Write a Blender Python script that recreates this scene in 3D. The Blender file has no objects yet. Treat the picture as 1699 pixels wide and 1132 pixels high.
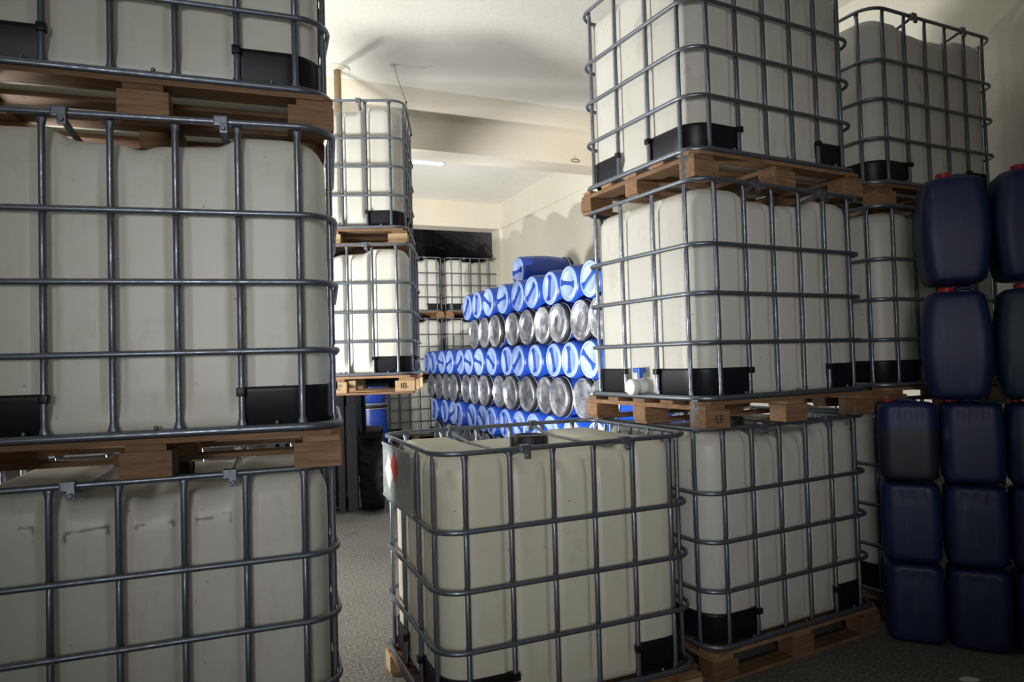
import bpy, bmesh, math, random
from mathutils import Vector, Matrix, Euler
C = bpy.context.scene.collection
SC = bpy.context.scene
PI = math.pi
R = math.radians

# ------------------------------------------------------------------ camera
FPX, PITCH, ROLL, CAMH = 1130.65, 0.02641, 0.02828, 1.5077
cam = bpy.data.cameras.new('camera'); camo = bpy.data.objects.new('camera', cam); C.objects.link(camo)
cam.sensor_width = 36; cam.lens = FPX / 1699 * 36; cam.clip_start = 0.05
fwd = Vector((0, math.cos(PITCH), math.sin(PITCH)))
up0 = Vector((0, -math.sin(PITCH), math.cos(PITCH)))
r0 = Vector((1, 0, 0))
right = math.cos(ROLL) * r0 - math.sin(ROLL) * up0
up = math.sin(ROLL) * r0 + math.cos(ROLL) * up0
M3 = Matrix((right, up, -fwd)).transposed()
camo.matrix_world = Matrix.Translation((0, 0, CAMH)) @ M3.to_4x4()
SC.camera = camo

# ------------------------------------------------------------------ world, lights, exposure
SC.view_settings.view_transform = 'Standard'
SC.view_settings.look = 'None'
SC.view_settings.gamma = 1
SC.view_settings.use_curve_mapping = False
SC.view_settings.exposure = 0.0
w = bpy.data.worlds.new('world'); SC.world = w; w.use_nodes = True
w.node_tree.nodes['Background'].inputs[0].default_value = (0.80, 0.90, 1.0, 1)
w.node_tree.nodes['Background'].inputs[1].default_value = 0.06

def lamp(kind, loc, target, energy, color, size=0.1, **kw):
    l = bpy.data.lights.new('lamp', kind); o = bpy.data.objects.new('lamp', l); C.objects.link(o)
    o.location = loc
    d = Vector(target) - Vector(loc)
    o.rotation_euler = d.to_track_quat('-Z', 'Y').to_euler()
    l.energy = energy; l.color = color
    if kind == 'AREA':
        l.shape = 'RECTANGLE'; l.size = size; l.size_y = kw.get('size_y', size)
    else:
        l.shadow_soft_size = size
    if kind == 'SPOT':
        l.spot_size = R(kw.get('angle', 90)); l.spot_blend = kw.get('blend', 1.0)
    return o
# the work lights: one on the floor behind the middle container thrown at the drums,
# a soft one behind the left stack turned up to the ceiling
LP = (-0.36, 3.97, 0.62)
lamp('SPOT', LP, (0.95, 9.2, 2.25), 1500, (1.0, 0.98, 0.95), 0.035, angle=58, blend=0.55)
lamp('AREA', (-3.3, 3.3, 1.25), (-0.6, 6.5, 4.1), 290, (1.0, 0.99, 0.95), 0.9)
# a third one in the far bay behind the forklift, turned up to the ceiling
lamp('SPOT', (-3.0, 8.2, 1.3), (-0.5, 10.6, 4.6), 560, (1.0, 0.98, 0.93), 0.12, angle=160, blend=0.8)

# added soft fill spot behind the camera; its narrow cone dims the outer parts
lamp('SPOT', (-0.3, -2.6, 2.0), (0.25, 4, 1.82), 520, (0.985, 0.985, 1.0), 0.8, angle=51, blend=1.0)

# ------------------------------------------------------------------ node helpers
def mat(name, color, rough=0.5, metal=0.0, spec=0.5):
    m = bpy.data.materials.new(name); m.use_nodes = True
    b = m.node_tree.nodes['Principled BSDF']
    b.inputs['Base Color'].default_value = (*color, 1)
    b.inputs['Roughness'].default_value = rough
    b.inputs['Metallic'].default_value = metal
    b.inputs['Specular IOR Level'].default_value = spec
    return m
class NT:
    def __init__(s, m):
        s.nt = m.node_tree; s.b = s.nt.nodes['Principled BSDF']
    def n(s, t, **kw):
        x = s.nt.nodes.new(t)
        for k, v in kw.items(): setattr(x, k, v)
        return x
    def l(s, a, b): s.nt.links.new(a, b)
    def val(s, x, sock):
        if isinstance(x, (int, float)): sock.default_value = x
        else: s.l(x, sock)
    def math(s, op, a, b=None, clamp=False):
        x = s.n('ShaderNodeMath', operation=op); x.use_clamp = clamp
        s.val(a, x.inputs[0])
        if b is not None: s.val(b, x.inputs[1])
        return x.outputs[0]
    def coord(s, which='Object'):
        return s.n('ShaderNodeTexCoord').outputs[which]
    def rnd(s): return s.n('ShaderNodeObjectInfo').outputs['Random']
    def offs(s, vec, scale=(1, 1, 1)):
        # object coordinates scaled, and shifted by the object's own random number
        mp = s.n('ShaderNodeMapping'); s.l(vec, mp.inputs['Vector']); mp.inputs['Scale'].default_value = scale
        cb = s.n('ShaderNodeCombineXYZ'); r = s.math('MULTIPLY', s.rnd(), 37.0)
        for i in range(3): s.l(r, cb.inputs[i])
        s.l(cb.outputs[0], mp.inputs['Location'])
        return mp.outputs[0]
    def noise(s, vec, scale, detail=4, rough=0.6):
        x = s.n('ShaderNodeTexNoise'); s.l(vec, x.inputs['Vector'])
        x.inputs['Scale'].default_value = scale; x.inputs['Detail'].default_value = detail; x.inputs['Roughness'].default_value = rough
        return x.outputs['Fac']
    def ramp(s, f, lo, hi, a=0.0, b=1.0):
        x = s.n('ShaderNodeMapRange'); s.l(f, x.inputs['Value'])
        x.inputs['From Min'].default_value = lo; x.inputs['From Max'].default_value = hi
        x.inputs['To Min'].default_value = a; x.inputs['To Max'].default_value = b
        return x.outputs[0]
    def mix(s, f, a, b):
        x = s.n('ShaderNodeMix', data_type='RGBA')
        s.val(f, x.inputs[0])
        for v, i in ((a, 6), (b, 7)):
            if isinstance(v, tuple): x.inputs[i].default_value = (*v, 1)
            else: s.l(v, x.inputs[i])
        return x.outputs[2]
    def bump(s, f, strength, dist=0.01):
        x = s.n('ShaderNodeBump'); s.l(f, x.inputs['Height'])
        x.inputs['Strength'].default_value = strength; x.inputs['Distance'].default_value = dist
        s.l(x.outputs[0], s.b.inputs['Normal'])
    def base(s, c): s.l(c, s.b.inputs['Base Color'])
    def rough(s, c): s.l(c, s.b.inputs['Roughness'])

# ------------------------------------------------------------------ materials
def tank_material(name, stains=(), tone=(0.73, 0.725, 0.67), grime=0.9):
    m = mat(name, tone, 0.42)
    t = NT(m); co = t.coord(); ov = t.offs(co)
    big = t.ramp(t.noise(ov, 2.2, 5), 0.35, 0.75)
    col = t.mix(t.math('MULTIPLY', big, 0.22 * grime * 2), tone, (tone[0] * .78, tone[1] * .75, tone[2] * .66))
    # rubbed smudges
    sm = t.ramp(t.noise(t.offs(co, (1, 1, 0.6)), 6.0, 6, .75), 0.55, 0.70)
    col = t.mix(t.math('MULTIPLY', sm, 0.38 * grime), col, (0.30, 0.27, 0.20))
    # vertical scuffs
    sc_ = t.ramp(t.noise(t.offs(co, (1, 1, 0.07)), 26.0, 3, .6), 0.60, 0.72)
    sc2 = t.ramp(t.noise(ov, 3.1, 2), 0.5, 0.62)
    col = t.mix(t.math('MULTIPLY', t.math('MULTIPLY', sc_, sc2), 0.30 * grime), col, (0.22, 0.20, 0.17))
    # specks
    v = t.n('ShaderNodeTexVoronoi'); t.l(ov, v.inputs['Vector']); v.inputs['Scale'].default_value = 15
    sp = t.ramp(v.outputs['Distance'], 0.035, 0.075, 1, 0)
    sp2 = t.ramp(t.noise(ov, 4.0, 2), 0.44, 0.56)
    col = t.mix(t.math('MULTIPLY', t.math('MULTIPLY', sp, sp2), 0.75), col, (0.05, 0.045, 0.04))
    if stains:
        sx = t.n('ShaderNodeSeparateXYZ'); t.l(co, sx.inputs[0])
        br = t.ramp(t.noise(co, 38, 3), 0.36, 0.52)
        front = t.math('LESS_THAN', sx.outputs[1], -0.3)
        tot = None
        for (x0, x1, z0, z1, slope) in stains:
            zz = t.math('SUBTRACT', sx.outputs[2], t.math('MULTIPLY', t.math('SUBTRACT', sx.outputs[0], x0), slope))
            a = t.math('MULTIPLY', t.ramp(sx.outputs[0], x0 - .004, x0 + .004), t.ramp(sx.outputs[0], x1 - .004, x1 + .004, 1, 0))
            b = t.math('MULTIPLY', t.ramp(zz, z0 - .004, z0 + .004), t.ramp(zz, z1 - .004, z1 + .004, 1, 0))
            c = t.math('MULTIPLY', a, b)
            tot = c if tot is None else t.math('MAXIMUM', tot, c)
        f = t.math('MULTIPLY', t.math('MULTIPLY', t.math('MULTIPLY', tot, br), front), 0.95)
        col = t.mix(f, col, (0.055, 0.035, 0.03))
    t.base(col)
    t.bump(t.noise(ov, 5.0, 3), 0.25, 0.012)
    tr = t.n('ShaderNodeBsdfTranslucent'); tr.inputs[0].default_value = (.86, .85, .80, 1)
    mx = t.n('ShaderNodeMixShader'); mx.inputs[0].default_value = 0.22
    out = next(n for n in m.node_tree.nodes if n.type == 'OUTPUT_MATERIAL')
    t.l(t.b.outputs[0], mx.inputs[1]); t.l(tr.outputs[0], mx.inputs[2]); t.l(mx.outputs[0], out.inputs[0])
    return m
M_tank = tank_material('plastic_milky')
M_tank_top = M_tank
M_tank_stained = tank_material('plastic_milky_stained', stains=[
    (-.245, -.125, 1.000, 1.008, .09), (-.248, -.240, .975, 1.003, 0), (-.130, -.123, .985, 1.018, 0),
    (-.050, -.015, 1.004, 1.012, 0), (-.052, -.044, .988, 1.010, 0), (.044, .062, 1.006, 1.016, 0), (.056, .064, .996, 1.014, 0),
    (.125, .180, 1.006, 1.014, 0), (.123, .130, .990, 1.012, 0), (.205, .235, 1.018, 1.024, 0), (.229, .236, .990, 1.022, 0),
    (-.365, -.325, 1.030, 1.038, 0), (-.332, -.324, .985, 1.035, 0), (.300, .305, 1.03, 1.06, 0)])
M_tank_cream = tank_material('plastic_milky_yellowed', tone=(0.75, 0.735, 0.60), grime=.8)

def metal_material(name, color, rough=.42, metal=.75, rust=0.25):
    m = mat(name, color, rough, metal); t = NT(m); co = t.coord(); ov = t.offs(co)
    f = t.ramp(t.noise(ov, 34, 4), .35, .7)
    col = t.mix(t.math('MULTIPLY', f, .5), color, tuple(c * .55 for c in color))
    g = t.ramp(t.noise(ov, 9, 5, .7), .66, .72)
    col = t.mix(t.math('MULTIPLY', g, rust), col, (.10, .06, .035))
    t.base(col); t.rough(t.ramp(f, 0, 1, rough - .08, rough + .15))
    return m
M_galv = metal_material('galvanised_tube', (0.21, 0.235, 0.28), .40, .78)
M_plate = metal_material('galvanised_plate', (0.36, 0.41, 0.42), .42, .7, .85)
M_black = mat('black_plastic', (0.008, 0.008, 0.011), .42, 0, .3)
M_cap = mat('black_cap_plastic', (0.022, 0.020, 0.022), .45)

def wood_material(name, a, b):
    m = mat(name, a, .75); t = NT(m); co = t.coord()
    g = t.ramp(t.noise(t.offs(co, (1.2, 14, 22)), 5, 4, .65), .3, .72)
    col = t.mix(g, a, b)
    rn = t.ramp(t.rnd(), 0, 1, 0.0, .6)
    col = t.mix(rn, col, tuple(x * .52 for x in b))
    d = t.ramp(t.noise(t.offs(co), 9, 5), .52, .75)
    col = t.mix(t.math('MULTIPLY', d, .45), col, (.05, .03, .02))
    t.base(col); t.bump(g, .5, .003)
    return m
M_wood = wood_material('pallet_wood', (.42, .245, .125), (.17, .085, .042))
M_wood_pale = wood_material('pallet_wood_pale', (.64, .48, .28), (.44, .28, .14))
M_ink = mat('stencil_ink', (.03, .02, .015), .8)

def blue_material(name, color, rough=.36):
    m = mat(name, color, rough); t = NT(m); co = t.coord(); ov = t.offs(co)
    f = t.ramp(t.noise(ov, 3.5, 4), .35, .7)
    col = t.mix(t.math('MULTIPLY', f, .35), color, tuple(c * .6 + .01 for c in color))
    sc_ = t.ramp(t.noise(t.offs(co, (1, 1, .12)), 30, 3), .62, .75)
    col = t.mix(t.math('MULTIPLY', sc_, .22), col, (.25, .30, .45))
    t.base(col); t.bump(t.noise(ov, 7, 2), .12, .01)
    return m
M_blue = blue_material('drum_blue', (.010, .055, .36))
M_bluebase_lit = blue_material('drum_base_blue_lit', (.29, .40, .73), .3)  # paler than the body: worn plastic, with lamp glare put into the colour
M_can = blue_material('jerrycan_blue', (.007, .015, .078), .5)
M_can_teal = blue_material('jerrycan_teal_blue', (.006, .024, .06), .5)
def dirty_can():
    m = mat('jerrycan_blue_oily', (.008, .018, .095), .5); t = NT(m); co = t.coord()
    s = t.n('ShaderNodeSeparateXYZ'); t.l(co, s.inputs[0])
    n = t.noise(co, 22, 5, .7)
    z = t.math('ADD', s.outputs[2], t.math('MULTIPLY', n, .03))
    f = t.ramp(z, .272, .285, 1, 0)
    streak = t.ramp(t.noise(t.offs(co, (1, 1, .35)), 14, 5, .7), .35, .62)
    col = t.mix(t.math('MULTIPLY', f, t.ramp(streak, 0, 1, .55, 1)), (.008, .018, .095), (.014, .010, .009))
    t.base(col); return m
M_can_dirty = dirty_can()
M_redcap = mat('red_plastic', (.40, .018, .03), .45)
def lid_material():
    m = mat('drum_lid_steel', (.62, .64, .68), .33, .88); t = NT(m); ov = t.offs(t.coord())
    f = t.ramp(t.noise(ov, 9, 5, .7), .35, .68)
    t.base(t.mix(f, (.86, .88, .92), (.16, .19, .28)))
    t.rough(t.ramp(t.noise(ov, 5, 4), .3, .7, .22, .5))
    t.bump(t.noise(ov, 11, 3), .5, .006)
    return m
M_lid = lid_material()
M_ring = metal_material('drum_ring_steel', (.62, .62, .62), .35, .8, .3)
M_gasket = mat('dark_gasket', (.012, .012, .014), .55)
M_valve = mat('white_plastic', (.80, .80, .76), .4)
M_bluehandle = mat('blue_handle_plastic', (.03, .12, .62), .4)
M_machine = mat('forklift_dark_paint', (.009, .009, .011), .6, 0, .15)
M_machine2 = mat('forklift_grey_steel', (.03, .03, .034), .5, .3)
M_tyre = mat('tyre_rubber', (.018, .017, .017), .85)
def wall_material(name, a, b, bump=.4):
    m = mat(name, a, .9, 0, .2); t = NT(m); co = t.coord()
    f = t.ramp(t.noise(co, .9, 6, .65), .40, .75)
    col = t.mix(t.math('MULTIPLY', f, .55), a, b)
    sp = t.ramp(t.noise(co, 7, 5, .8), .69, .73)
    col = t.mix(t.math('MULTIPLY', sp, .3), col, (.30, .26, .20))
    t.base(col); t.bump(t.noise(co, 16, 6, .75), bump, .02)
    return m
M_ceil = wall_material('ceiling_paint', (.76, .75, .69), (.70, .68, .60))
M_beam = wall_material('beam_paint', (.66, .62, .53), (.62, .54, .38), .25)
M_wall = wall_material('wall_paint', (.76, .73, .63), (.70, .65, .50))
M_dark = mat('unlit_hall_plaster', (.10, .095, .10), .9)  # darkness of the unlit far hall put into its wall colour
def floor_material():
    m = mat('floor_concrete', (.20, .19, .175), .8, 0, .25); t = NT(m); co = t.coord()
    f = t.ramp(t.noise(co, .8, 6, .6), .35, .7)
    col = t.mix(f, (.165, .16, .145), (.10, .092, .08))
    g = t.ramp(t.noise(co, 62, 3, .85), .46, .62)
    col = t.mix(t.math('MULTIPLY', g, .8), col, (.36, .345, .30))
    k = t.ramp(t.noise(co, 2.3, 4, .7), .62, .70)
    col = t.mix(t.math('MULTIPLY', k, .45), col, (.06, .045, .035))
    t.base(col); t.bump(t.noise(co, 70, 4, .8), .6, .006)
    return m
M_floor = floor_material()
M_tube = mat('fluorescent_tube_white', (.9, .9, .88), .3)
M_tube.node_tree.nodes['Principled BSDF'].inputs['Emission Color'].default_value = (.95, .97, 1, 1)
M_tube.node_tree.nodes['Principled BSDF'].inputs['Emission Strength'].default_value = .9
M_fix = mat('fixture_white_enamel', (.62, .64, .72), .4)
M_rust = metal_material('rusty_pipe_paint', (.42, .30, .17), .7, .1, .8)
M_red = mat('label_red', (.50, .05, .03), .5)
M_white = mat('label_white', (.82, .82, .80), .5)
M_wire = mat('thin_wire_brown', (.12, .09, .06), .6)

# ------------------------------------------------------------------ mesh helpers
def mesh_from(bm, name, m, smooth=False):
    me = bpy.data.meshes.new(name); bmesh.ops.recalc_face_normals(bm, faces=bm.faces); bm.to_mesh(me); bm.free()
    if smooth:
        for p in me.polygons: p.use_smooth = True
    if m: me.materials.append(m)
    return me
def obj(name, me, parent=None, loc=(0, 0, 0), rot=(0, 0, 0)):
    o = bpy.data.objects.new(name, me); C.objects.link(o)
    o.parent = parent; o.location = loc; o.rotation_euler = rot
    return o
def thing(name, label, cat, loc=(0, 0, 0), rot=(0, 0, 0), group=None):
    o = bpy.data.objects.new(name, None); C.objects.link(o); o.empty_display_size = .1
    o.location = loc; o.rotation_euler = rot
    o['label'] = label; o['category'] = cat
    if group: o['group'] = group
    return o
def struct(name, me):
    o = obj(name, me); o['kind'] = 'structure'; return o
def box(bm, lo, hi, bev=0.0):
    r = bmesh.ops.create_cube(bm, size=1)
    vs = r['verts']
    for v in vs:
        v.co = Vector([lo[i] + (v.co[i] + .5) * (hi[i] - lo[i]) for i in range(3)])
    if bev:
        es = set(e for v in vs for e in v.link_edges)
        bmesh.ops.bevel(bm, geom=list(es), offset=bev, segments=2, affect='EDGES', profile=.6)
def ring_strip(bm, rings, closed=True, cap0=False, cap1=False):
    V = [[bm.verts.new(p) for p in r] for r in rings]
    n = len(rings[0])
    for a, b in zip(V, V[1:]):
        for i in range(n if closed else n - 1):
            j = (i + 1) % n
            bm.faces.new((a[i], a[j], b[j], b[i]))
    if cap0: bm.faces.new(list(reversed(V[0])))
    if cap1: bm.faces.new(V[-1])
    return V
def lathe(bm, prof, n=36, cap0=True, cap1=True, axis=None):
    rings = []
    for r, z in prof:
        rings.append([Vector((r * math.cos(2 * PI * i / n), r * math.sin(2 * PI * i / n), z)) for i in range(n)])
    if axis is not None:
        rings = [[axis @ p for p in r] for r in rings]
    return ring_strip(bm, rings, True, cap0, cap1)
def tube(bm, pts, r, n=8, closed=False, flat=None):
    """a tube along pts; flat = (ru, rv) gives an oval section, r may be a list"""
    pts = [Vector(p) for p in pts]; N = len(pts); rings = []
    for i, p in enumerate(pts):
        a = pts[(i - 1) % N] if (closed or i > 0) else p
        b = pts[(i + 1) % N] if (closed or i < N - 1) else p
        t = (b - a).normalized()
        ref = Vector((0, 0, 1)) if abs(t.z) < .9 else Vector((1, 0, 0))
        u = t.cross(ref).normalized(); v = u.cross(t).normalized()
        rr = r[i] if isinstance(r, (list, tuple)) else r
        ru, rv = (rr * flat[0], rr * flat[1]) if flat else (rr, rr)
        rings.append([p + u * math.cos(2 * PI * k / n) * ru + v * math.sin(2 * PI * k / n) * rv for k in range(n)])
    if closed: rings.append(rings[0])
    if closed:
        V = [[bm.verts.new(q) for q in rg] for rg in rings[:-1]]
        for i in range(N):
            a, b = V[i], V[(i + 1) % N]
            for k in range(n):
                j = (k + 1) % n; bm.faces.new((a[k], a[j], b[j], b[k]))
    else:
        ring_strip(bm, rings, True, True, True)
def rrect(hx, hy, r, seg=8, z=0, step=None):
    """rounded rectangle outline, counter-clockwise, with (point, normal)"""
    P = []
    cs = [(hx - r, -hy + r, -PI / 2), (hx - r, hy - r, 0), (-hx + r, hy - r, PI / 2), (-hx + r, -hy + r, PI)]
    for q, (cx, cy, a0) in enumerate(cs):
        for k in range(seg + 1):
            a = a0 + (PI / 2) * k / seg
            P.append((Vector((cx + r * math.cos(a), cy + r * math.sin(a), z)), Vector((math.cos(a), math.sin(a), 0))))
        if step:
            nx = cs[(q + 1) % 4]; a1 = a0 + PI / 2
            A = Vector((cx + r * math.cos(a1), cy + r * math.sin(a1), z)); B = Vector((nx[0] + r * math.cos(a1), nx[1] + r * math.sin(a1), z))
            n = max(2, int((B - A).length / step)); nn = Vector((math.cos(a1), math.sin(a1), 0))
            for k in range(1, n): P.append((A.lerp(B, k / n), nn))
    return P

# ------------------------------------------------------------------ room axes: a runs across to the right wall, b runs away along it
YAWR = math.atan2(.395, .919)
def RP(a, b, z=0): return Vector((.919 * a - .395 * b, .395 * a + .919 * b, z))
def room_box(name, a0, a1, b0, b1, z0, z1, m, kind=True):
    bm = bmesh.new(); box(bm, (a0, b0, z0), (a1, b1, z1))
    me = mesh_from(bm, name, m)
    o = obj(name, me, rot=(0, 0, YAWR))
    if kind: o['kind'] = 'structure'
    return o
ZC = 4.48
AW = 5.01
room_box('floor', -7, AW + .3, -6, 20, -.3, 0, M_floor)
room_box('ceiling', -7, AW + .3, -6, 12.45, ZC, ZC + .2, M_ceil)
room_box('wall_right', AW, AW + .3, -6, 12.4, 0, ZC, M_wall)
room_box('trim_1', AW - .045, AW, 8.1, 12.0, 4.0, ZC, M_wall)      # the shallow edge beam on the right wall
room_box('wall_left', -7.3, -7, -6, 20, 0, ZC, M_wall)
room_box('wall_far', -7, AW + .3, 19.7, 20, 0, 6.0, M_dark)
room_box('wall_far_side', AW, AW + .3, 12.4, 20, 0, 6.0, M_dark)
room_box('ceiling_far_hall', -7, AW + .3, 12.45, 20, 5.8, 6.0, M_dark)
room_box('trim_2', AW - .05, AW, 12.0, 12.4, 0, 4.0, M_wall)         # the pilaster at the far corner
# beam across the hall with its haunch
def haunch_beam():
    bm = bmesh.new()
    prof = [(7.05, ZC + .01), (7.70, ZC - .10), (7.70, 4.0), (8.10, 4.0), (8.10, ZC + .01)]
    V = [[bm.verts.new((a, b, z)) for b, z in prof] for a in (-7, AW)]
    n = len(prof)
    for i in range(n):
        j = (i + 1) % n; bm.faces.new((V[0][i], V[0][j], V[1][j], V[1][i]))
    bm.faces.new(V[0]); bm.faces.new(list(reversed(V[1])))
    o = struct('trim_3', mesh_from(bm, 'trim_3', M_beam)); o.rotation_euler = (0, 0, YAWR)
haunch_beam()
room_box('trim_4', -7, AW, 12.0, 12.4, 4.0, ZC, M_beam)              # back beam
# ------------------------------------------------------------------ bulk containers
HL, HW = .579, .45
LX = [-.4684, -.2815, -.0938, .0938, .2815, .4684]
SY = [-.3555, -.126, .126, .3555]
RZ = [.155, .407, .633, .858, 1.155]
def sm(x, a, b):
    t = max(0, min(1, (x - a) / (b - a))); return t * t * (3 - 2 * t)
def tank_top_z(x, y):
    ax = abs(x)
    z = 1.098 + .034 * sm(ax, .20, .30)
    z -= .016 * math.exp(-((x + .02) / .035) ** 2) * sm(-y, .05, .3)
    z += .004 * math.sin(9 * x + 4 * y)
    return z
def make_tank():
    hx, hy, r = HL - .026, HW - .026, .125
    bm = bmesh.new()
    base = rrect(hx, hy, r, 12, 0, .011)
    def groove(p):
        g = 0
        onlong = abs(abs(p.y) - hy) < 1e-4; onshort = abs(abs(p.x) - hx) < 1e-4
        if onlong:
            for x in LX: g = max(g, 1 - sm(abs(p.x - x), .020, .036))
        elif onshort:
            for y in SY: g = max(g, 1 - sm(abs(p.y - y), .020, .036))
        else:
            g = 0
        return g
    def bulge(p):
        if abs(abs(p.y) - hy) < 1e-4: return .006 * (1 - (p.x / hx) ** 2)
        if abs(abs(p.x) - hx) < 1e-4: return .006 * (1 - (p.y / hy) ** 2)
        return 0
    G = [groove(p) for p, n in base]
    rings = []
    # (inset, height above/below, mode)
    zs = [(.05, .150), (.028, .154), (.012, .163), (.003, .178), (0, .20), (0, .24), (0, .26), (0, .30), (0, .42), (0, .55), (0, .70), (0, .85), (0, .93), (0, .98)]
    for ins, z in zs:
        gw = sm(z, .19, .27) * .020
        ring = []
        for (p, n), g in zip(base, G):
            d = ins + g * gw - bulge(p) * (1 if .25 < z < 1.0 else .5)
            ring.append(Vector((p.x - n.x * d, p.y - n.y * d, z)))
        rings.append(ring)
    # shoulder, follows the top height
    for k in range(1, 11):
        th = (PI / 2) * k / 10
        ins = .075 * (1 - math.cos(th)); f = math.sin(th)
        gw = .020 * (1 - sm(f, .55, .98))
        ring = []
        for (p, n), g in zip(base, G):
            d = ins + g * gw - bulge(p) * (1 - f)
            q = Vector((p.x - n.x * d, p.y - n.y * d, 0))
            zt = tank_top_z(q.x, q.y)
            q.z = (zt - .085) + .085 * f if zt - .085 > .98 else .98 + (zt - .98) * f
            ring.append(q)
        rings.append(ring)
    for k in range(1, 14):
        s = 1 - k / 13 * .985
        ring = []
        for q in rings[23]:
            x, y = q.x * (s if k > 0 else 1), q.y * s
            ring.append(Vector((x, y, tank_top_z(x, y))))
        rings.append(ring)
    ring_strip(bm, rings, True, True, True)
    return mesh_from(bm, 'tank', M_tank, True)
ME_tank = make_tank()
ME_tank_st = ME_tank.copy(); ME_tank_st.materials[0] = M_tank_stained
ME_tank_cr = ME_tank.copy(); ME_tank_cr.materials[0] = M_tank_cream

def make_rail(r=.0105, out=.008, rc=.115):
    bm = bmesh.new()
    P = [p for p, n in rrect(HL + out, HW + out, rc, 8, 0)]
    tube(bm, P, r, 8, True, flat=(.85, 1.0))
    return mesh_from(bm, 'rail', M_galv, True)
ME_rail = make_rail()
def make_base_rail():
    bm = bmesh.new()
    P = [p for p, n in rrect(HL + .010, HW + .010, .115, 8, 0)]
    tube(bm, P, .0135, 8, True, flat=(.9, 1.0))
    for x in (-.36, 0, .36):
        for s in (-1, 1):
            lathe(bm, [(.007, .012), (.007, .022), (.004, .025)], 8, axis=Matrix.Translation((x + .03, s * (HW + .008), 0)))
    return mesh_from(bm, 'base_rail', M_galv, True)
ME_baserail = make_base_rail()
def make_upright():
    bm = bmesh.new()
    # local: x across the tube, -y outward; flattened where it meets the rails
    zz = []; rr = []; oy = []
    def addp(z, w, o): zz.append(z); rr.append(w); oy.append(o)
    addp(.150, .018, -.004); addp(.170, .016, -.002); addp(.190, .0108, 0)
    for z in RZ[1:4]:
        addp(z - .022, .0108, 0); addp(z - .012, .0118, .003); addp(z + .012, .0118, .003); addp(z + .022, .0108, 0)
    addp(1.118, .0108, 0); addp(1.138, .0150, -.002); addp(1.156, .0165, -.004)
    rings = []
    for z, w_, o in zip(zz, rr, oy):
        d = .0100 if w_ < .0115 else (.0075 if w_ < .0125 else .005)
        rings.append([Vector((math.cos(2 * PI * k / 8) * w_, o + math.sin(2 * PI * k / 8) * d, z)) for k in range(8)])
    ring_strip(bm, rings, True, True, True)
    return mesh_from(bm, 'upright', M_galv, True)
ME_upright = make_upright()
def make_guard():
    # black corner guard for the corner (-x,-y): from the short side bar SY[1] round to the long side bar LX[1]
    bm = bmesh.new()
    hx, hy, r = HL - .019, HW - .019, .122
    pts = []
    y = SY[1] - .004
    n = 8
    for k in range(n): pts.append((Vector((-hx, y + (-hy + r - y) * k / n, 0)), Vector((-1, 0, 0))))
    for k in range(11):
        a = PI + (PI / 2) * k / 10
        pts.append((Vector((-hx + r + r * math.cos(a), -hy + r + r * math.sin(a), 0)), Vector((math.cos(a), math.sin(a), 0))))
    x1 = LX[1] + .004
    for k in range(1, n + 1): pts.append((Vector((-hx + r + (x1 + hx - r) * k / n, -hy, 0)), Vector((0, -1, 0))))
    rings = []
    zs = [(.162, 0), (.165, .002), (.275, .002), (.288, .004), (.291, 0)]
    for z, o in zs: rings.append([Vector((p.x + q.x * o, p.y + q.y * o, z)) for p, q in pts])
    for z in (.291, .162): rings.append([Vector((p.x - q.x * .007, p.y - q.y * .007, z)) for p, q in pts])
    V = [[bm.verts.new(p) for p in rg] for rg in rings]
    V.append(V[0])
    for a, b in zip(V, V[1:]):
        for i in range(len(pts) - 1): bm.faces.new((a[i], a[i + 1], b[i + 1], b[i]))
    bm.faces.new([rg[0] for rg in V[:-1]]); bm.faces.new([rg[-1] for rg in reversed(V[:-1])])
    # the clips that hook over the bars
    box(bm, (LX[1] - .012, -HW - .008, .262), (LX[1] + .016, -HW + .016, .290), .003)
    box(bm, (-HL - .008, SY[1] - .012, .262), (-HL + .016, SY[1] + .016, .290), .003)
    return mesh_from(bm, 'corner_guard', M_black, True)
ME_guard = make_guard()
def mirror_mesh(me, sx, sy):
    m2 = me.copy()
    for v in m2.vertices: v.co.x *= sx; v.co.y *= sy
    if sx * sy < 0: m2.flip_normals()
    return m2
ME_guards = [ME_guard, mirror_mesh(ME_guard, -1, 1), mirror_mesh(ME_guard, 1, -1), mirror_mesh(ME_guard, -1, -1)]
def make_crossbar():
    bm = bmesh.new()
    zt = 1.112
    pts = [(0, -HW + .004, 1.150), (0, -HW + .03, 1.140), (0, -HW + .10, zt + .012), (0, -.2, zt), (0, .2, zt), (0, HW - .10, zt + .012), (0, HW - .03, 1.140), (0, HW - .004, 1.150)]
    tube(bm, pts, .011, 8, False, flat=(1.1, .55))
    return mesh_from(bm, 'cross_bar', M_galv, True)
ME_cross = make_crossbar()
def make_clamp():
    bm = bmesh.new()
    box(bm, (-.022, -.016, -.016), (.022, .016, .016), .004)
    box(bm, (-.004, -.017, -.040), (.022, -.004, -.010), .003)
    lathe(bm, [(.008, .0), (.008, .006), (.005, .008)], 10, axis=Matrix.Translation((.009, -.015, -.027)) @ Matrix.Rotation(PI / 2, 4, 'X'))
    return mesh_from(bm, 'clamp', M_galv)
ME_clamp = make_clamp()
def make_cap():
    bm = bmesh.new()
    lathe(bm, [(.092, 0), (.092, .010), (.083, .012), (.083, .054), (.079, .062), (.062, .062), (.058, .056), (.01, .056)], 36)
    for k in range(12):
        a = 2 * PI * k / 12
        Mx = Matrix.Rotation(a, 4, 'Z')
        r = bmesh.ops.create_cube(bm, size=1)
        for v in r['verts']: v.co = Mx @ Vector((.084 + v.co.x * .010, v.co.y * .012, .033 + v.co.z * .044))
    return mesh_from(bm, 'filler_cap', M_cap)
ME_cap = make_cap()
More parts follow.
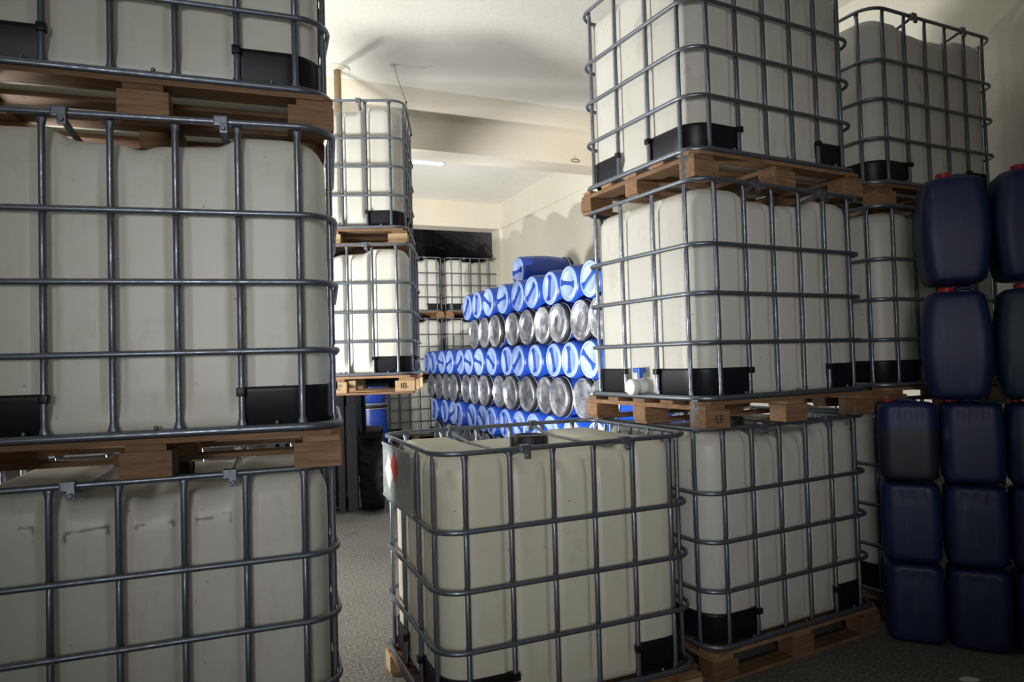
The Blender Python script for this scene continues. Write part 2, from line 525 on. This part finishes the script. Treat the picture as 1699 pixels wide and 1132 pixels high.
# pallet pieces
PX, PY = .594, .466
def plank(name, dims, m, bev=.003):
    bm = bmesh.new(); box(bm, tuple(-d / 2 for d in dims), tuple(d / 2 for d in dims), bev)
    return mesh_from(bm, name, m)
def make_pallet(z0):
    """deck as the pallet's own mesh, blocks, cross boards and runners as its pieces"""
    out = {}
    bm = bmesh.new()
    for i, y in enumerate((-PY + .05, -.21, 0, .21, PY - .05)):
        hw_ = .05 if i in (0, 4) else .045
        # rounded outer corners for the edge boards
        if i in (0, 4):
            s = -1 if i == 0 else 1
            c = .035
            poly = [(-PX + c, y + s * hw_), (PX - c, y + s * hw_), (PX, y + s * (hw_ - c)), (PX, y - s * hw_), (-PX, y - s * hw_), (-PX, y + s * (hw_ - c))]
            ring_strip(bm, [[Vector((x_, y_, z)) for x_, y_ in poly] for z in (.124, .1415)], True, True, True)
        else:
            box(bm, (-PX, y - hw_, .124), (PX, y + hw_, .1415), .002)
    out['deck'] = mesh_from(bm, 'pallet', M_wood)
    out['cross'] = plank('cross_board', (.12, 2 * PY - .01, .022), M_wood)
    zt, zb = .102, z0 + .018
    bm = bmesh.new(); box(bm, (-.076, -.05, zb), (.076, .05, zt), .004)
    out['block'] = mesh_from(bm, 'block', M_wood)
    bm = bmesh.new(); box(bm, (-.076, -.05, z0 + .002), (.076, .05, zt), .004)
    out['block_low'] = mesh_from(bm, 'block', M_wood)
    out['block_pale'] = out['block'].copy(); out['block_pale'].materials[0] = M_wood_pale
    out['runner'] = plank('runner', (2 * PX - .02, .095, .018), M_wood)
    out['z0'] = z0
    return out
PAL0, PAL1 = make_pallet(0.0), make_pallet(.0165)
def text_mesh(txt, size, depth=.001):
    cu = bpy.data.curves.new('txt', 'FONT'); cu.body = txt; cu.size = size; cu.extrude = depth; cu.align_x = 'CENTER'; cu.align_y = 'CENTER'
    o = bpy.data.objects.new('txt', cu); C.objects.link(o)
    me = bpy.data.meshes.new_from_object(o); bpy.data.objects.remove(o)
    me.materials.clear(); me.materials.append(M_ink)
    return me
def container(X, Y, yaw, z, label, pal, tank=ME_tank, group='caged bulk containers in the stacks', valve=False, lid=True, pale=False, strap=False):
    t = thing('bulk_container', label, 'container', (X, Y, z), (0, 0, yaw), group)
    k = obj('tank', tank, t)
    if lid: obj('filler_cap', ME_cap, k, (0.0, -.01, tank_top_z(0, 0) - .006))
    obj('base_rail', ME_baserail, t, (0, 0, RZ[0]))
    for z_ in RZ[1:]: obj('rail', ME_rail, t, (0, 0, z_))
    for x in LX:
        obj('upright', ME_upright, t, (x, -HW + .009, 0)); obj('upright', ME_upright, t, (x, HW - .009, 0), (0, 0, PI))
    for y in SY:
        obj('upright', ME_upright, t, (-HL + .009, y, 0), (0, 0, -PI / 2)); obj('upright', ME_upright, t, (HL - .009, y, 0), (0, 0, PI / 2))
    for g in ME_guards: obj('corner_guard', g, t)
    for x in (-.225, .235):
        c = obj('cross_bar', ME_cross, t, (x, 0, 0))
        obj('clamp', ME_clamp, c, (0, -HW - .010, 1.155)); obj('clamp', ME_clamp, c, (0, HW + .010, 1.155), (0, 0, PI))
    p = obj('pallet', pal['deck'], t)
    for x in (-PX + .065, 0, PX - .065): obj('cross_board', pal['cross'], p, (x, 0, .113))
    bl = pal['block_pale'] if pale else pal['block']
    for x in (-PX + .077, 0, PX - .077):
        for y in (-PY + .052, 0, PY - .052): obj('block', pal['block_low'] if (y < -.1 and pal is PAL1 and not pale) else bl, p, (x, y, 0))
    # the nested pallets of the upper containers have no runner under their front blocks
    for y in ((-PY + .052, 0, PY - .052) if (pal is PAL0 or pale) else (0, PY - .052)): obj('runner', pal['runner'], p, (0, y, pal['z0'] + .009))
    if valve:
        bm = bmesh.new()
        Rx = Matrix.Translation((-HL + .05, 0, .200)) @ Matrix.Rotation(-PI / 2, 4, 'Y')
        lathe(bm, [(.036, 0), (.036, .05), (.030, .055), (.030, .075), (.040, .078), (.040, .112), (.036, .116)], 24, axis=Rx)
        lathe(bm, [(.016, 0), (.016, .055), (.010, .058)], 14, axis=Matrix.Translation((-HL - .005, 0, .220)))
        v = obj('outlet_valve', mesh_from(bm, 'outlet_valve', M_valve, True), t)
        v['label'] = 'white outlet valve with a blue handle'
        bm = bmesh.new(); box(bm, (-HL - .030, -.03, .272), (-HL + .018, .022, .296), .006); box(bm, (-HL - .030, -.034, .245), (-HL - .006, -.014, .296), .004)
        obj('handle', mesh_from(bm, 'handle', M_bluehandle), v)
    if strap:
        bm = bmesh.new(); box(bm, (-.017, -.0025, .0), (.017, .0, .150), .001)
        for zz in (.03, .07, .12): lathe(bm, [(.005, 0), (.005, .003)], 8, axis=Matrix.Translation((0, -.0025, zz)) @ Matrix.Rotation(PI / 2, 4, 'X'))
        obj('corner_strap', mesh_from(bm, 'corner_strap', M_galv), t, (-HL - .012, SY[0] - .045, 0), (0, 0, R(-72)))
    return t, p
PZ = 1.1496
LLc, _ = container(-1.3203, 2.6119, .3485, 0, 'caged white container at the bottom of the left foreground stack, with brown bracket stains', PAL0, ME_tank_st)
LMc, _ = container(-1.2714, 2.5752, .2644, PZ, 'caged white container in the middle of the left foreground stack, filling the left edge', PAL1)
LTc, _ = container(-1.3142, 2.595, .3417, 2 * PZ, 'caged white container on top of the left foreground stack, cut off by the frame', PAL1)
CC, CCp = container(.0626, 3.1957, .404, 0, 'single caged container in the middle foreground with black screw cap and hazard label plate', PAL0, ME_tank_cr, group=None, pale=True)
RLc, _ = container(1.18, 3.803, .4839, 0, 'caged white container on the floor, bottom of the near right stack', PAL0)
RMc, RMp = container(1.1506, 3.7165, .4906, PZ, 'caged container, middle of the near right stack, with white outlet valve and blue handle', PAL1, valve=True, strap=True)
RTc, _ = container(1.158, 3.7603, .4843, 2 * PZ, 'caged white container on top of the near right stack, half lit on its short side', PAL1, strap=True)
container(2.385, 4.405, .4457, 0, 'shaded caged container on the floor between the right stack and the blue jerrycans', PAL0)
container(2.385, 4.405, .4457, PZ, 'shaded caged container, middle of the far right stack behind the jerrycans', PAL1)
container(2.415, 4.47, .4396, 2 * PZ, 'shaded caged container on top of the far right stack beside the dark wall', PAL1)
BMc, BMp = container(-1.3745, 5.6624, .0646, 1.265, 'brightly lit caged container resting on the forklift forks', PAL0, pale=True)
BTc, BTp = container(-1.4185, 5.7342, .0702, 1.265 + PZ, 'brightly lit caged container, upper one on the forklift, below the rusty pipe', PAL1, pale=True)
fa = .359
F2 = Vector((-.83, 13.45)); dF = Vector((math.cos(fa), math.sin(fa)))
names_far = [('right', F2), ('left', F2 - dF * 1.225)]
for nm, q in names_far:
    for lv, ln in enumerate(('bottom', 'middle', 'top')):
        if nm == 'right' and lv == 0: lab = 'grey caged container on the floor at the far end, hidden behind the drum pile'
        else: lab = f'small distant caged container, {ln} of the {nm} stack at the far end'
        container(q.x, q.y, fa, lv * PZ, lab, PAL1 if lv else PAL0, group='distant caged containers at the far end', lid=False)
# a stencil on a pallet block: same characters as in the photo
def stencil(parent, txt, size, x, z, y=-PY - .0005):
    o = obj('stencil_mark', text_mesh(txt, size, .0005), parent, (x, y, z), (PI / 2, 0, 0)); return o
def stencil_rows(parent, x, rows):
    # block print too worn to read: rows of short broken strokes
    bm = bmesh.new(); rr = random.Random(3)
    for z, n in rows:
        for i in range(n):
            cx = x + (i - (n - 1) / 2) * .0095; hh = rr.uniform(.003, .005)
            box(bm, (cx - .0032, -.0008, z - hh), (cx - .0014, .0004, z + hh))
            zz = z + rr.choice((-hh, 0, hh)); box(bm, (cx - .0032, -.0008, zz - .0009), (cx + rr.uniform(.001, .0035), .0004, zz + .0009))
    obj('stencil_mark', mesh_from(bm, 'stencil_mark', M_ink), parent, (0, -PX * 0 - PY - .0003, 0))
stencil(RMp, 'LE', .05, -PX + .085, .06)
stencil(BMp, 'IB.', .062, PX - .082, .06)
stencil_rows(BMp, 0, [(.080, 9), (.066, 8), (.044, 5)])
def stencil_frame(parent, x, z):
    bm = bmesh.new()
    for a, b in (((-.028, -.014), (.028, -.012)), ((-.028, .012), (.028, .014)), ((-.028, -.014), (-.026, .014)), ((.026, -.014), (.028, .014))):
        box(bm, (a[0], -.0008, a[1]), (b[0], .0004, b[1]))
    obj('stencil_mark', mesh_from(bm, 'stencil_mark', M_ink), parent, (x, -PY - .0003, z))
stencil_frame(BTp, 0.0, .062); stencil_rows(BTp, 0, [(.062, 7), (.040, 5)])
# plate with two diamond labels on the middle container's short side
def label_plate():
    bm = bmesh.new(); y0, y1 = -.15, .395
    box(bm, (-HL - .020, y0, .868), (-HL - .017, y1, 1.125))
    box(bm, (-HL - .024, y0, 1.112), (-HL - .017, y1, 1.125), .002); box(bm, (-HL - .024, y0, .868), (-HL - .017, y1, .880), .002)
    pl = obj('label_plate', mesh_from(bm, 'label_plate', M_plate), CC)
    def diamond(y, z, s, m, nm, depth):
        bm = bmesh.new(); x = -HL - .0205
        ring_strip(bm, [[Vector((x - d, y + a * s, z + b * s)) for a, b in ((-1, 0), (0, -1), (1, 0), (0, 1))] for d in (0, depth)], True, True, True)
        return obj(nm, mesh_from(bm, nm, m), pl)
    diamond(.26, 1.000, .085, M_white, 'diamond_label', .0008)['label'] = 'white diamond hazard label'
    diamond(.155, 1.035, .075, M_red, 'diamond_label', .0012)['label'] = 'red diamond hazard label'
label_plate()

# ------------------------------------------------------------------ drums
DD = .225
def drum_meshes():
    out = {}
    bm = bmesh.new()
    # local z up: base at 0, lid at .78
    prof = [(.150, .012), (.160, .003), (.178, .0), (.192, .010), (.198, .03), (.205, .10), (.214, .20), (.2205, .30), (.2245, .40), (.2205, .50), (.214, .58), (.207, .66), (.200, .715), (.197, .735), (.205, .742), (.205, .752), (.19, .756)]
    lathe(bm, prof, 40, True, True)
    out['body'] = mesh_from(bm, 'body', M_blue, True)
    bm = bmesh.new()
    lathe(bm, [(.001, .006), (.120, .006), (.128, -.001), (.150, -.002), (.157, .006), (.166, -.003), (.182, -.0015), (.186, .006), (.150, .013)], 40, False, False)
    out['base'] = mesh_from(bm, 'base_disc', M_bluebase_lit, True)
    bm = bmesh.new()
    box(bm, (-.016, -.115, -.013), (.016, .115, .006), .005)
    for s in (-1, 1):
        ring_strip(bm, [[Vector((a, s * b, z)) for a, b in ((-.012, .085), (.012, .085), (.036, .138), (-.036, .138))] for z in (-.016, .006)], True, True, True)
    out['grip'] = mesh_from(bm, 'grip_bar', M_blue)
    bm = bmesh.new()
    lathe(bm, [(.198, .752), (.212, .768), (.209, .777), (.200, .777), (.193, .762), (.172, .760), (.166, .767), (.150, .769), (.143, .762), (.07, .764), (.001, .768)], 40, False, False)
    out['lid'] = mesh_from(bm, 'lid', M_lid, True)
    bm = bmesh.new()
    P = [Vector((math.cos(2 * PI * k / 40) * .216, math.sin(2 * PI * k / 40) * .216, .702)) for k in range(40)]
    tube(bm, P, .008, 8, True)
    box(bm, (.208, -.04, .715), (.2245, .04, .732), .003)
    out['ring'] = mesh_from(bm, 'clamp_ring', M_ring, True)
    bm = bmesh.new()
    lathe(bm, [(.203, .706), (.2195, .712), (.2195, .758), (.207, .766)], 40, False, False)
    out['gasket'] = mesh_from(bm, 'collar', M_gasket, True)
    return out
DM = drum_meshes()
rng = random.Random(5)
def drum(loc, rot, label, group, spin=None):
    t = thing('plastic_drum', label, 'drum', loc, (0, 0, 0), group)
    t.rotation_mode = 'QUATERNION'; t.rotation_quaternion = rot
    obj('body', DM['body'], t)
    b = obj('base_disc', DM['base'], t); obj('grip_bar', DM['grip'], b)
    l = obj('lid', DM['lid'], t); obj('clamp_ring', DM['ring'], l)
    obj('collar', DM['gasket'], t)
    return t
ORD = 'first second third fourth fifth sixth seventh eighth ninth tenth eleventh twelfth thirteenth fourteenth fifteenth'.split()
AF = 3.682 * .919
PITCHB = .4510
e_ax = Vector((.919, .395, 0)).normalized()
def lay(a, b, z, lidfront, tilt=0):
    """quaternion and location for a drum lying with its visible end at a"""
    d = e_ax if not lidfront else -e_ax     # direction of local +z
    q = d.to_track_quat('Z', 'Y')
    q = q @ Euler((0, 0, rng.uniform(0, 2 * PI))).to_quaternion()
    base = RP(a, b, z) if not lidfront else RP(a + .772, b, z)
    return base, q
rows = [  # k, lidfront, count, b of the nearest, text
    (0, True, 13, 'bottom silver-lidded row', 0), (1, False, 13, 'lowest row of blue bases', 0),
    (2, True, 14, 'lower silver-lidded row', 0), (3, False, 14, 'middle row of blue bases', 0),
    (4, True, 9, 'upper silver-lidded row', 0), (5, False, 9, 'topmost row of blue bases', 0)]
Z0 = .05 + .226
for k, lf, n, txt, _ in rows:
    b0 = 6.14 - PITCHB if k % 2 == 0 else 5.90
    for i in range(n):
        fromleft = n - i
        b = b0 + i * PITCHB
        z = Z0 + .402 * k
        a = AF + rng.uniform(-.035, .035)
        loc, q = lay(a, b, z, lf)
        kind = 'drum lying lid outward' if lf else 'drum showing its base'
        drum(loc, q, f'blue {kind}, {ORD[fromleft - 1]} from left in the {txt}', 'blue drums lying in the pile along the right wall')
        loc2, q2 = lay(AF + .815, b, z, lf)
        if k >= 4 or True:
            drum(loc2, q2, 'blue drum lying in the hidden rear half of the pile against the right wall', 'rear half of the drum pile')
# timbers under the pile
for a in (AF + .15, AF + .62, AF + .98, AF + 1.42):
    bm = bmesh.new(); box(bm, (-.045, 5.3, .0), (.045, 11.75, .05), .003)
    o = obj('timber_batten', mesh_from(bm, 'timber_batten', M_wood), None, RP(a, 0, 0), (0, 0, YAWR))
    o['label'] = 'long timber batten on the floor under the drum pile'; o['category'] = 'timber'; o['group'] = 'battens under the drum pile'
# the odd drum lying loose on top, base towards us and to the left
def top_drum():
    loc, q = lay(3.72, 6.14 - PITCHB + 6 * PITCHB, Z0 + .402 * 6, False)
    drum(loc, q, 'single blue drum lying loose on top of the drum pile', None)
top_drum()
# two upright drums behind the forklift
for z, lab in ((0, 'upright blue drum on the floor behind the forklift tyre'), (.832, 'blue drum standing on the lower drum behind the forklift')):
    t = drum((-2.42, 11.55, z), Euler((0, 0, .4)).to_quaternion(), lab, None)
    t.scale = (1.28, 1.28, 1.06) if True else (1, 1, 1)

# ------------------------------------------------------------------ jerrycans
def rounded_block(w_, d_, h_, r, bulge=0.0, top_drop=None, nz=14, taper=.0):
    """upright can: rounded-rectangle rings with domed shoulders and bulging sides"""
    bm = bmesh.new(); rings = []
    N = 10
    levels = []
    for k in range(5):
        th = PI / 2 * k / 4; levels.append((r * (1 - math.sin(th)), r * (1 - math.cos(th))))
    for k in range(1, nz): levels.append((0, r + (h_ - 2 * r) * k / nz))
    for k in range(5):
        th = PI / 2 * k / 4; levels.append((r * (1 - math.cos(th)), h_ - r + r * math.sin(th)))
    for ins, z in levels:
        f = math.sin(PI * min(1, max(0, z / h_)))
        hx = w_ / 2 - ins + bulge * f - taper * (1 - z / h_); hy = d_ / 2 - ins + bulge * .6 * f - taper * (1 - z / h_)
        rings.append([p for p, n in rrect(hx, hy, min(.055, hx * .6, hy * .6) if True else r, 6, z, .03)])
    n0 = min(len(rg) for rg in rings)
    # equal point counts: rebuild with a fixed division
    rings = []
    for ins, z in levels:
        f = math.sin(PI * min(1, max(0, z / h_)))
        hx = w_ / 2 - ins + bulge * f - taper * (1 - z / h_); hy = d_ / 2 - ins + bulge * .6 * f - taper * (1 - z / h_)
        rr = min(.055, hx * .7, hy * .7)
        base = rrect(hx, hy, rr, 6, z)
        ring = []
        m = len(base)
        for i in range(m):
            p = base[i][0]; q = base[(i + 1) % m][0]
            ring.append(p.copy())
            if (i + 1) % 7 == 0:
                for s in range(1, 12): ring.append(p.lerp(q, s / 12))
        # moulded ribs near the top of the broad faces
        if h_ - .10 < z < h_ - .02 and bulge < .02:
            for v in ring:
                if abs(abs(v.y) - hy) < 1e-4 and abs(v.x) < hx - .05:
                    v.y += (-1 if v.y > 0 else 1) * .004 * (0.5 + .5 * math.cos(v.x * 2 * PI / .052))
        rings.append(ring)
    ring_strip(bm, rings, True, True, True)
    return bm
def can_handle(h_, x0, x1, zt, r=.013):
    bm = bmesh.new()
    tube(bm, [(x0, 0, h_ - .012), (x0, 0, h_ + zt * .6), (x0 + .02, 0, h_ + zt), ((x0 + x1) / 2, 0, h_ + zt + .002), (x1 - .02, 0, h_ + zt), (x1, 0, h_ + zt * .6), (x1, 0, h_ - .012)], r, 10)
    return mesh_from(bm, 'handle', M_can, True)
def cap_mesh(r, h_, m):
    bm = bmesh.new(); lathe(bm, [(r * .8, -.01), (r * .8, .006), (r, .006), (r, h_ - .004), (r - .005, h_), (.001, h_)], 24, True, False)
    for k in range(18):
        a = 2 * PI * k / 18; r_ = bmesh.ops.create_cube(bm, size=1); Mx = Matrix.Rotation(a, 4, 'Z')
        for v in r_['verts']: v.co = Mx @ Vector((r + v.co.x * .003, v.co.y * .004, h_ * .55 + v.co.z * h_ * .6))
    return mesh_from(bm, 'cap', m, False)
SH = .404   # body height of the small cans
ME_small = mesh_from(rounded_block(.262, .185, SH - .004, .030, .006), 'body', M_can, True)
ME_small_d = ME_small.copy(); ME_small_d.materials[0] = M_can_dirty
BH = .575
ME_big = mesh_from(rounded_block(.25, .26, BH - .035, .035, .03), 'body', M_can, True)
ME_big_t = ME_big.copy(); ME_big_t.materials[0] = M_can_teal
ME_hs = can_handle(SH - .012, -.045, .045, .018, .009); ME_hb = can_handle(BH - .04, .0, .09, .028, .012)
ME_caps = cap_mesh(.026, .016, M_redcap); ME_capb = cap_mesh(.033, .028, M_redcap)
yj = R(-25)
fdir = Vector((math.cos(yj), math.sin(yj), 0)); ndir = Vector((-fdir.y, fdir.x, 0))
p0 = Vector((2.014, 3.494, 0)) + ndir * .097
lv = ['bottom', 'middle', 'top']; cn = ['left', 'right', 'hidden third']
def can(loc, yaw, label, big, me, group):
    t = thing('jerrycan', label, 'jerrycan', loc, (0, 0, yaw), group)
    obj('body', me, t)
    if big:
        obj('cap', ME_capb, t, (-.035, -.06, BH - .037)); obj('handle', ME_hb, t, (.0, .02, 0))
    else:
        obj('handle', ME_hs, t)
        obj('cap', ME_caps, t, (-.085, .04, SH - .006))
    return t
for c in range(3):
    for k in range(3):
        d = c * .281
        l = p0 + fdir * d
        dz = k * (SH + .008)
        if c == 0 and k == 2: lab = 'blue square jerrycan with black oily grime over its lower half, top of the left column'
        elif c == 2: lab = 'blue square jerrycan at the right edge, in the column outside the frame'
        else: lab = f'blue square jerrycan, {lv[k]} of the {cn[c]} column of small cans by the right wall'
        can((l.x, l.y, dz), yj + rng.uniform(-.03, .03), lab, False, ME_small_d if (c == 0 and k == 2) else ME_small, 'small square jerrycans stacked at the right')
ztop = 3 * (SH + .008) + .006
for c in range(2):
    for k in range(2):
        l = p0 + fdir * (.235 + c * .316) + ndir * .01
        lab = [['tall bulging blue jerrycan with red cap, lower left of the four tall ones', 'tall bulging blue jerrycan with red cap, upper left of the four tall ones'],
               ['tall bulging teal-blue jerrycan, lower right of the four tall ones', 'tall bulging blue jerrycan with red cap, upper right one, cut by the frame']][c][k]
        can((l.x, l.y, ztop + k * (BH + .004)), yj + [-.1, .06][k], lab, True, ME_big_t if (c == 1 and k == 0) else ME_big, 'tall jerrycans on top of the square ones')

# ------------------------------------------------------------------ forklift
def forklift():
    X, Y = -1.93, 6.55
    t = thing('forklift', 'dark forklift facing us, holding two stacked containers on its raised forks', 'forklift', (X, Y, 0), (0, 0, R(9)))
    # local: -y towards the load; x right
    def part(name, fn, m, parent=t, smooth=False):
        bm = bmesh.new(); fn(bm); return obj(name, mesh_from(bm, name, m, smooth), parent)
    def mastf(bm):
        for s in (-1, 1):
            box(bm, (s * .37 - .045, -.10, .10), (s * .37 + .045, .06, 2.9), .006)
            box(bm, (s * .27 - .03, -.08, .10), (s * .27 + .03, .03, 2.95), .006)
            lathe(bm, [(.032, .15), (.032, 2.0), (.018, 2.0), (.018, 2.8)], 12, axis=Matrix.Translation((s * .19, -.02, 0)))
        for z in (.12, 1.1, 2.1, 2.85): box(bm, (-.40, -.02, z), (.40, .05, z + .10), .005)
        tube(bm, [(.05, -.09, .3), (.06, -.10, 1.2), (.05, -.09, 2.6)], .014); tube(bm, [(-.05, -.09, .3), (-.07, -.10, 1.2), (-.05, -.09, 2.6)], .014)
    m = part('mast', mastf, M_machine)
    def carr(bm):
        for z in (1.28, 1.62): box(bm, (-.55, -.15, z), (.95, -.10, z + .09), .005)
        for x in (-.4, -.1, .2, .5, .8): box(bm, (x - .02, -.14, 1.3), (x + .02, -.11, 1.70), .003)
    part('carriage', carr, M_machine)
    def fork(x):
        def f(bm):
            prof = [(-.20, 1.70), (-.155, 1.70), (-.155, 1.300), (-1.15, 1.308), (-1.16, 1.300), (-.19, 1.282), (-.20, 1.29)]
            ring_strip(bm, [[Vector((xx, y_, z_)) for y_, z_ in prof] for xx in (x - .05, x + .05)], True, True, True)
        return f
    part('fork', fork(.32), M_machine2); part('fork', fork(.80), M_machine2)
    def body(bm):
        box(bm, (-.38, .35, .28), (.38, 2.2, .72), .05)
        box(bm, (-.36, 1.3, .70), (.36, 2.3, 1.15), .10)
        box(bm, (-.40, .38, .70), (.40, .62, 1.15), .05)
    part('chassis', body, M_machine)
    def guard(bm):
        for s in (-1, 1):
            tube(bm, [(s * .47, .22, .80), (s * .45, .35, 1.3), (s * .40, .70, 2.15), (s * .36, 1.9, 2.18), (s * .40, 2.1, 1.1)], .022, 8)
        for y_ in (.9, 1.1, 1.3, 1.5, 1.7, 1.9): box(bm, (-.36, y_ - .012, 2.15), (.36, y_ + .012, 2.20))
    part('overhead_guard', guard, M_machine)
    def seat(bm):
        box(bm, (-.24, 1.35, 1.15), (.24, 1.78, 1.27), .04); box(bm, (-.24, 1.70, 1.2), (.24, 1.82, 1.75), .04)
    part('seat', seat, mat('seat_vinyl', (.03, .03, .032), .6))
    def steer(bm):
        P = [Vector((math.cos(2 * PI * k / 24) * .16, .95 + math.sin(2 * PI * k / 24) * .12, 1.32 + math.sin(2 * PI * k / 24) * .10)) for k in range(24)]
        tube(bm, P, .013, 8, True); tube(bm, [(0, .6, 1.1), (0, .95, 1.32)], .02)
    part('steering_wheel', steer, M_machine)
    def fender(s):
        def f(bm):
            P = [(-.20, .755), (-.15, .815), (0, .835), (.25, .835), (.42, .78), (.48, .70)]
            top = [(y_ + .45, z_) for y_, z_ in P]; low = [(y_ + .45, z_ - .018) for y_, z_ in reversed(P)]
            ring_strip(bm, [[Vector((x_, y_, z_)) for y_, z_ in top + low] for x_ in (s * .53 - .11, s * .53 + .10)], True, True, True)
        return f
    part('fender', fender(1), M_machine); part('fender', fender(-1), M_machine)
    def tyre(x, y_, rad, wd):
        bm = bmesh.new()
        Mx = Matrix.Rotation(PI / 2, 4, 'Y')
        h = wd / 2
        lathe(bm, [(rad * .55, -h * .8), (rad * .75, -h), (rad * .93, -h), (rad * .985, -h * .75), (rad * .985, h * .75), (rad * .93, h), (rad * .75, h), (rad * .55, h * .8)], 48, True, True, axis=Mx)
        n = 22
        for k in range(n):
            for s in (-1, 1):
                a = 2 * PI * (k + (.5 if s > 0 else 0)) / n
                Ma = Matrix.Rotation(a, 4, 'X')
                r_ = bmesh.ops.create_cube(bm, size=1)
                for v in r_['verts']:
                    v.co = Ma @ Vector((s * h * .5 + v.co.x * h * .92, v.co.y * .055 + v.co.x * s * .05, rad * .965 + v.co.z * rad * .07))
        o = obj('tyre', mesh_from(bm, 'tyre', M_tyre), t, (x, y_, rad))
        bm = bmesh.new()
        lathe(bm, [(rad * .1, h * .55), (rad * .35, h * .6), (rad * .52, h * .9), (rad * .56, h * .8)], 28, True, True, axis=Mx)
        obj('hub', mesh_from(bm, 'hub', M_machine2, True), o)
    tyre(.53, .52, .385, .23); tyre(-.53, .52, .385, .23); tyre(.47, 2.0, .27, .18); tyre(-.47, 2.0, .27, .18)
forklift()

# ------------------------------------------------------------------ ceiling things
def pipe():
    t = thing('ceiling_pipe', 'rusty pale pipe hanging from a round flange on the ceiling', 'pipe', (-1.68, 6.78, ZC))
    bm = bmesh.new(); lathe(bm, [(.036, -.95), (.036, -.012)], 20); obj('pipe', mesh_from(bm, 'pipe', M_rust, True), t)
    bm = bmesh.new(); lathe(bm, [(.06, -.022), (.118, -.016), (.118, -.001)], 32); obj('flange', mesh_from(bm, 'flange', M_wall), t)
pipe()
def fluorescent():
    c = RP(2.36, 8.72, ZC - .005)
    t = thing('fluorescent_light', 'white fluorescent batten light on the ceiling behind the beam', 'light', c, (0, 0, YAWR))
    bm = bmesh.new(); box(bm, (-.62, -.06, -.29), (.48, .06, -.20), .006)
    for x in (-.45, .32): tube(bm, [(x, 0, -.25), (x, 0, 0)], .006)
    obj('housing', mesh_from(bm, 'housing', M_fix), t)
    for s in (-1, 1):
        bm = bmesh.new(); lathe(bm, [(.013, -.56), (.013, .44)], 14, axis=Matrix.Translation((0, s * .028, -.318)) @ Matrix.Rotation(PI / 2, 4, 'Y'))
        obj('tube', mesh_from(bm, 'tube', M_tube, True), t)
    bm = bmesh.new(); box(bm, (.455, -.045, -.338), (.475, .045, -.30), .003); box(bm, (-.595, -.045, -.338), (-.575, .045, -.30), .003)
    obj('lamp_holder', mesh_from(bm, 'lamp_holder', M_fix), t)
fluorescent()
def wires():
    bm = bmesh.new()
    P = [(-1.10, 6.72, ZC - .004), (-1.08, 6.8, ZC - .10), (-1.02, 6.95, ZC - .30), (-.98, 7.0, ZC - .62)]
    tube(bm, P, .003, 6)
    lathe(bm, [(.008, 0), (.012, .01), (.008, .02)], 8, axis=Matrix.Translation((-1.02, 6.95, ZC - .31)))
    tube(bm, [(-1.10 + .03 * math.cos(k), 6.72 + .03 * math.sin(k), ZC - .012) for k in [i * .5 for i in range(14)]], .002, 5)
    o = obj('dangling_wire', mesh_from(bm, 'dangling_wire', M_wire)); o['label'] = 'thin brown wire dangling from the ceiling near the top container'; o['category'] = 'wire'
    bm = bmesh.new()
    c = RP(4.27, 7.69, 4.05)
    ea = Vector((.919, .395, 0))
    tube(bm, [c + ea * (.065 * math.cos(2 * PI * k / 20)) + Vector((0, 0, .018 * math.sin(2 * PI * k / 20))) for k in range(20)], .004, 6, True)
    tube(bm, [c + Vector((0, 0, .018)), c + Vector((0, 0.004, .06))], .003, 6)
    o = obj('wire_ring', mesh_from(bm, 'wire_ring', M_wire)); o['label'] = 'small wire ring hanging at the lower edge of the near beam'; o['category'] = 'wire ring'
wires()
def truss(b, i):
    bm = bmesh.new()
    def P(a, z): return RP(a, b, z)
    top = [P(-5 + k * .9, 3.75 + .10 * k * .9) for k in range(12)]
    N = len(top)
    zt = lambda a: 5.5 - .16 * (a + 5)
    A = [P(-5 + k * .6, zt(-5 + k * .6)) for k in range(17)]; B = [P(-5 + k * .6, zt(-5 + k * .6) - .35) for k in range(17)]
    tube(bm, A, .025, 6); tube(bm, B, .025, 6)
    for k in range(16): tube(bm, [A[k], B[k + 1]], .014, 5); tube(bm, [B[k], A[k]], .014, 5)
    o = obj('roof_truss', mesh_from(bm, 'roof_truss', M_machine2)); o['label'] = ['dark lattice roof truss in the far hall, nearer one', 'dark lattice roof truss in the far hall, farther one'][i]; o['category'] = 'truss'
truss(14.2, 0); truss(16.6, 1)
# small litter on the floor at the lower right
for k, (x, y, s) in enumerate([(1.62, 3.02, .022), (2.02, 3.12, .035), (1.40, 2.86, .018)]):
    bm = bmesh.new()
    pts = [Vector((x + s * rng.uniform(.5, 1) * math.cos(a) * 1.6, y + s * rng.uniform(.4, 1) * math.sin(a), 0)) for a in [i * PI / 4 for i in range(8)]]
    ring_strip(bm, [[p + Vector((0, 0, .001)) for p in pts], [p * 1 + Vector((0, 0, .004)) for p in pts]], True, True, True)
    o = obj('plastic_scrap', mesh_from(bm, 'plastic_scrap', M_white)); o['category'] = 'scrap'
    o['label'] = ['pale scrap of plastic on the dark floor before the right stack', 'pale scrap on the floor in front of the blue jerrycans', 'small pale scrap on the floor nearest to the middle container'][k]
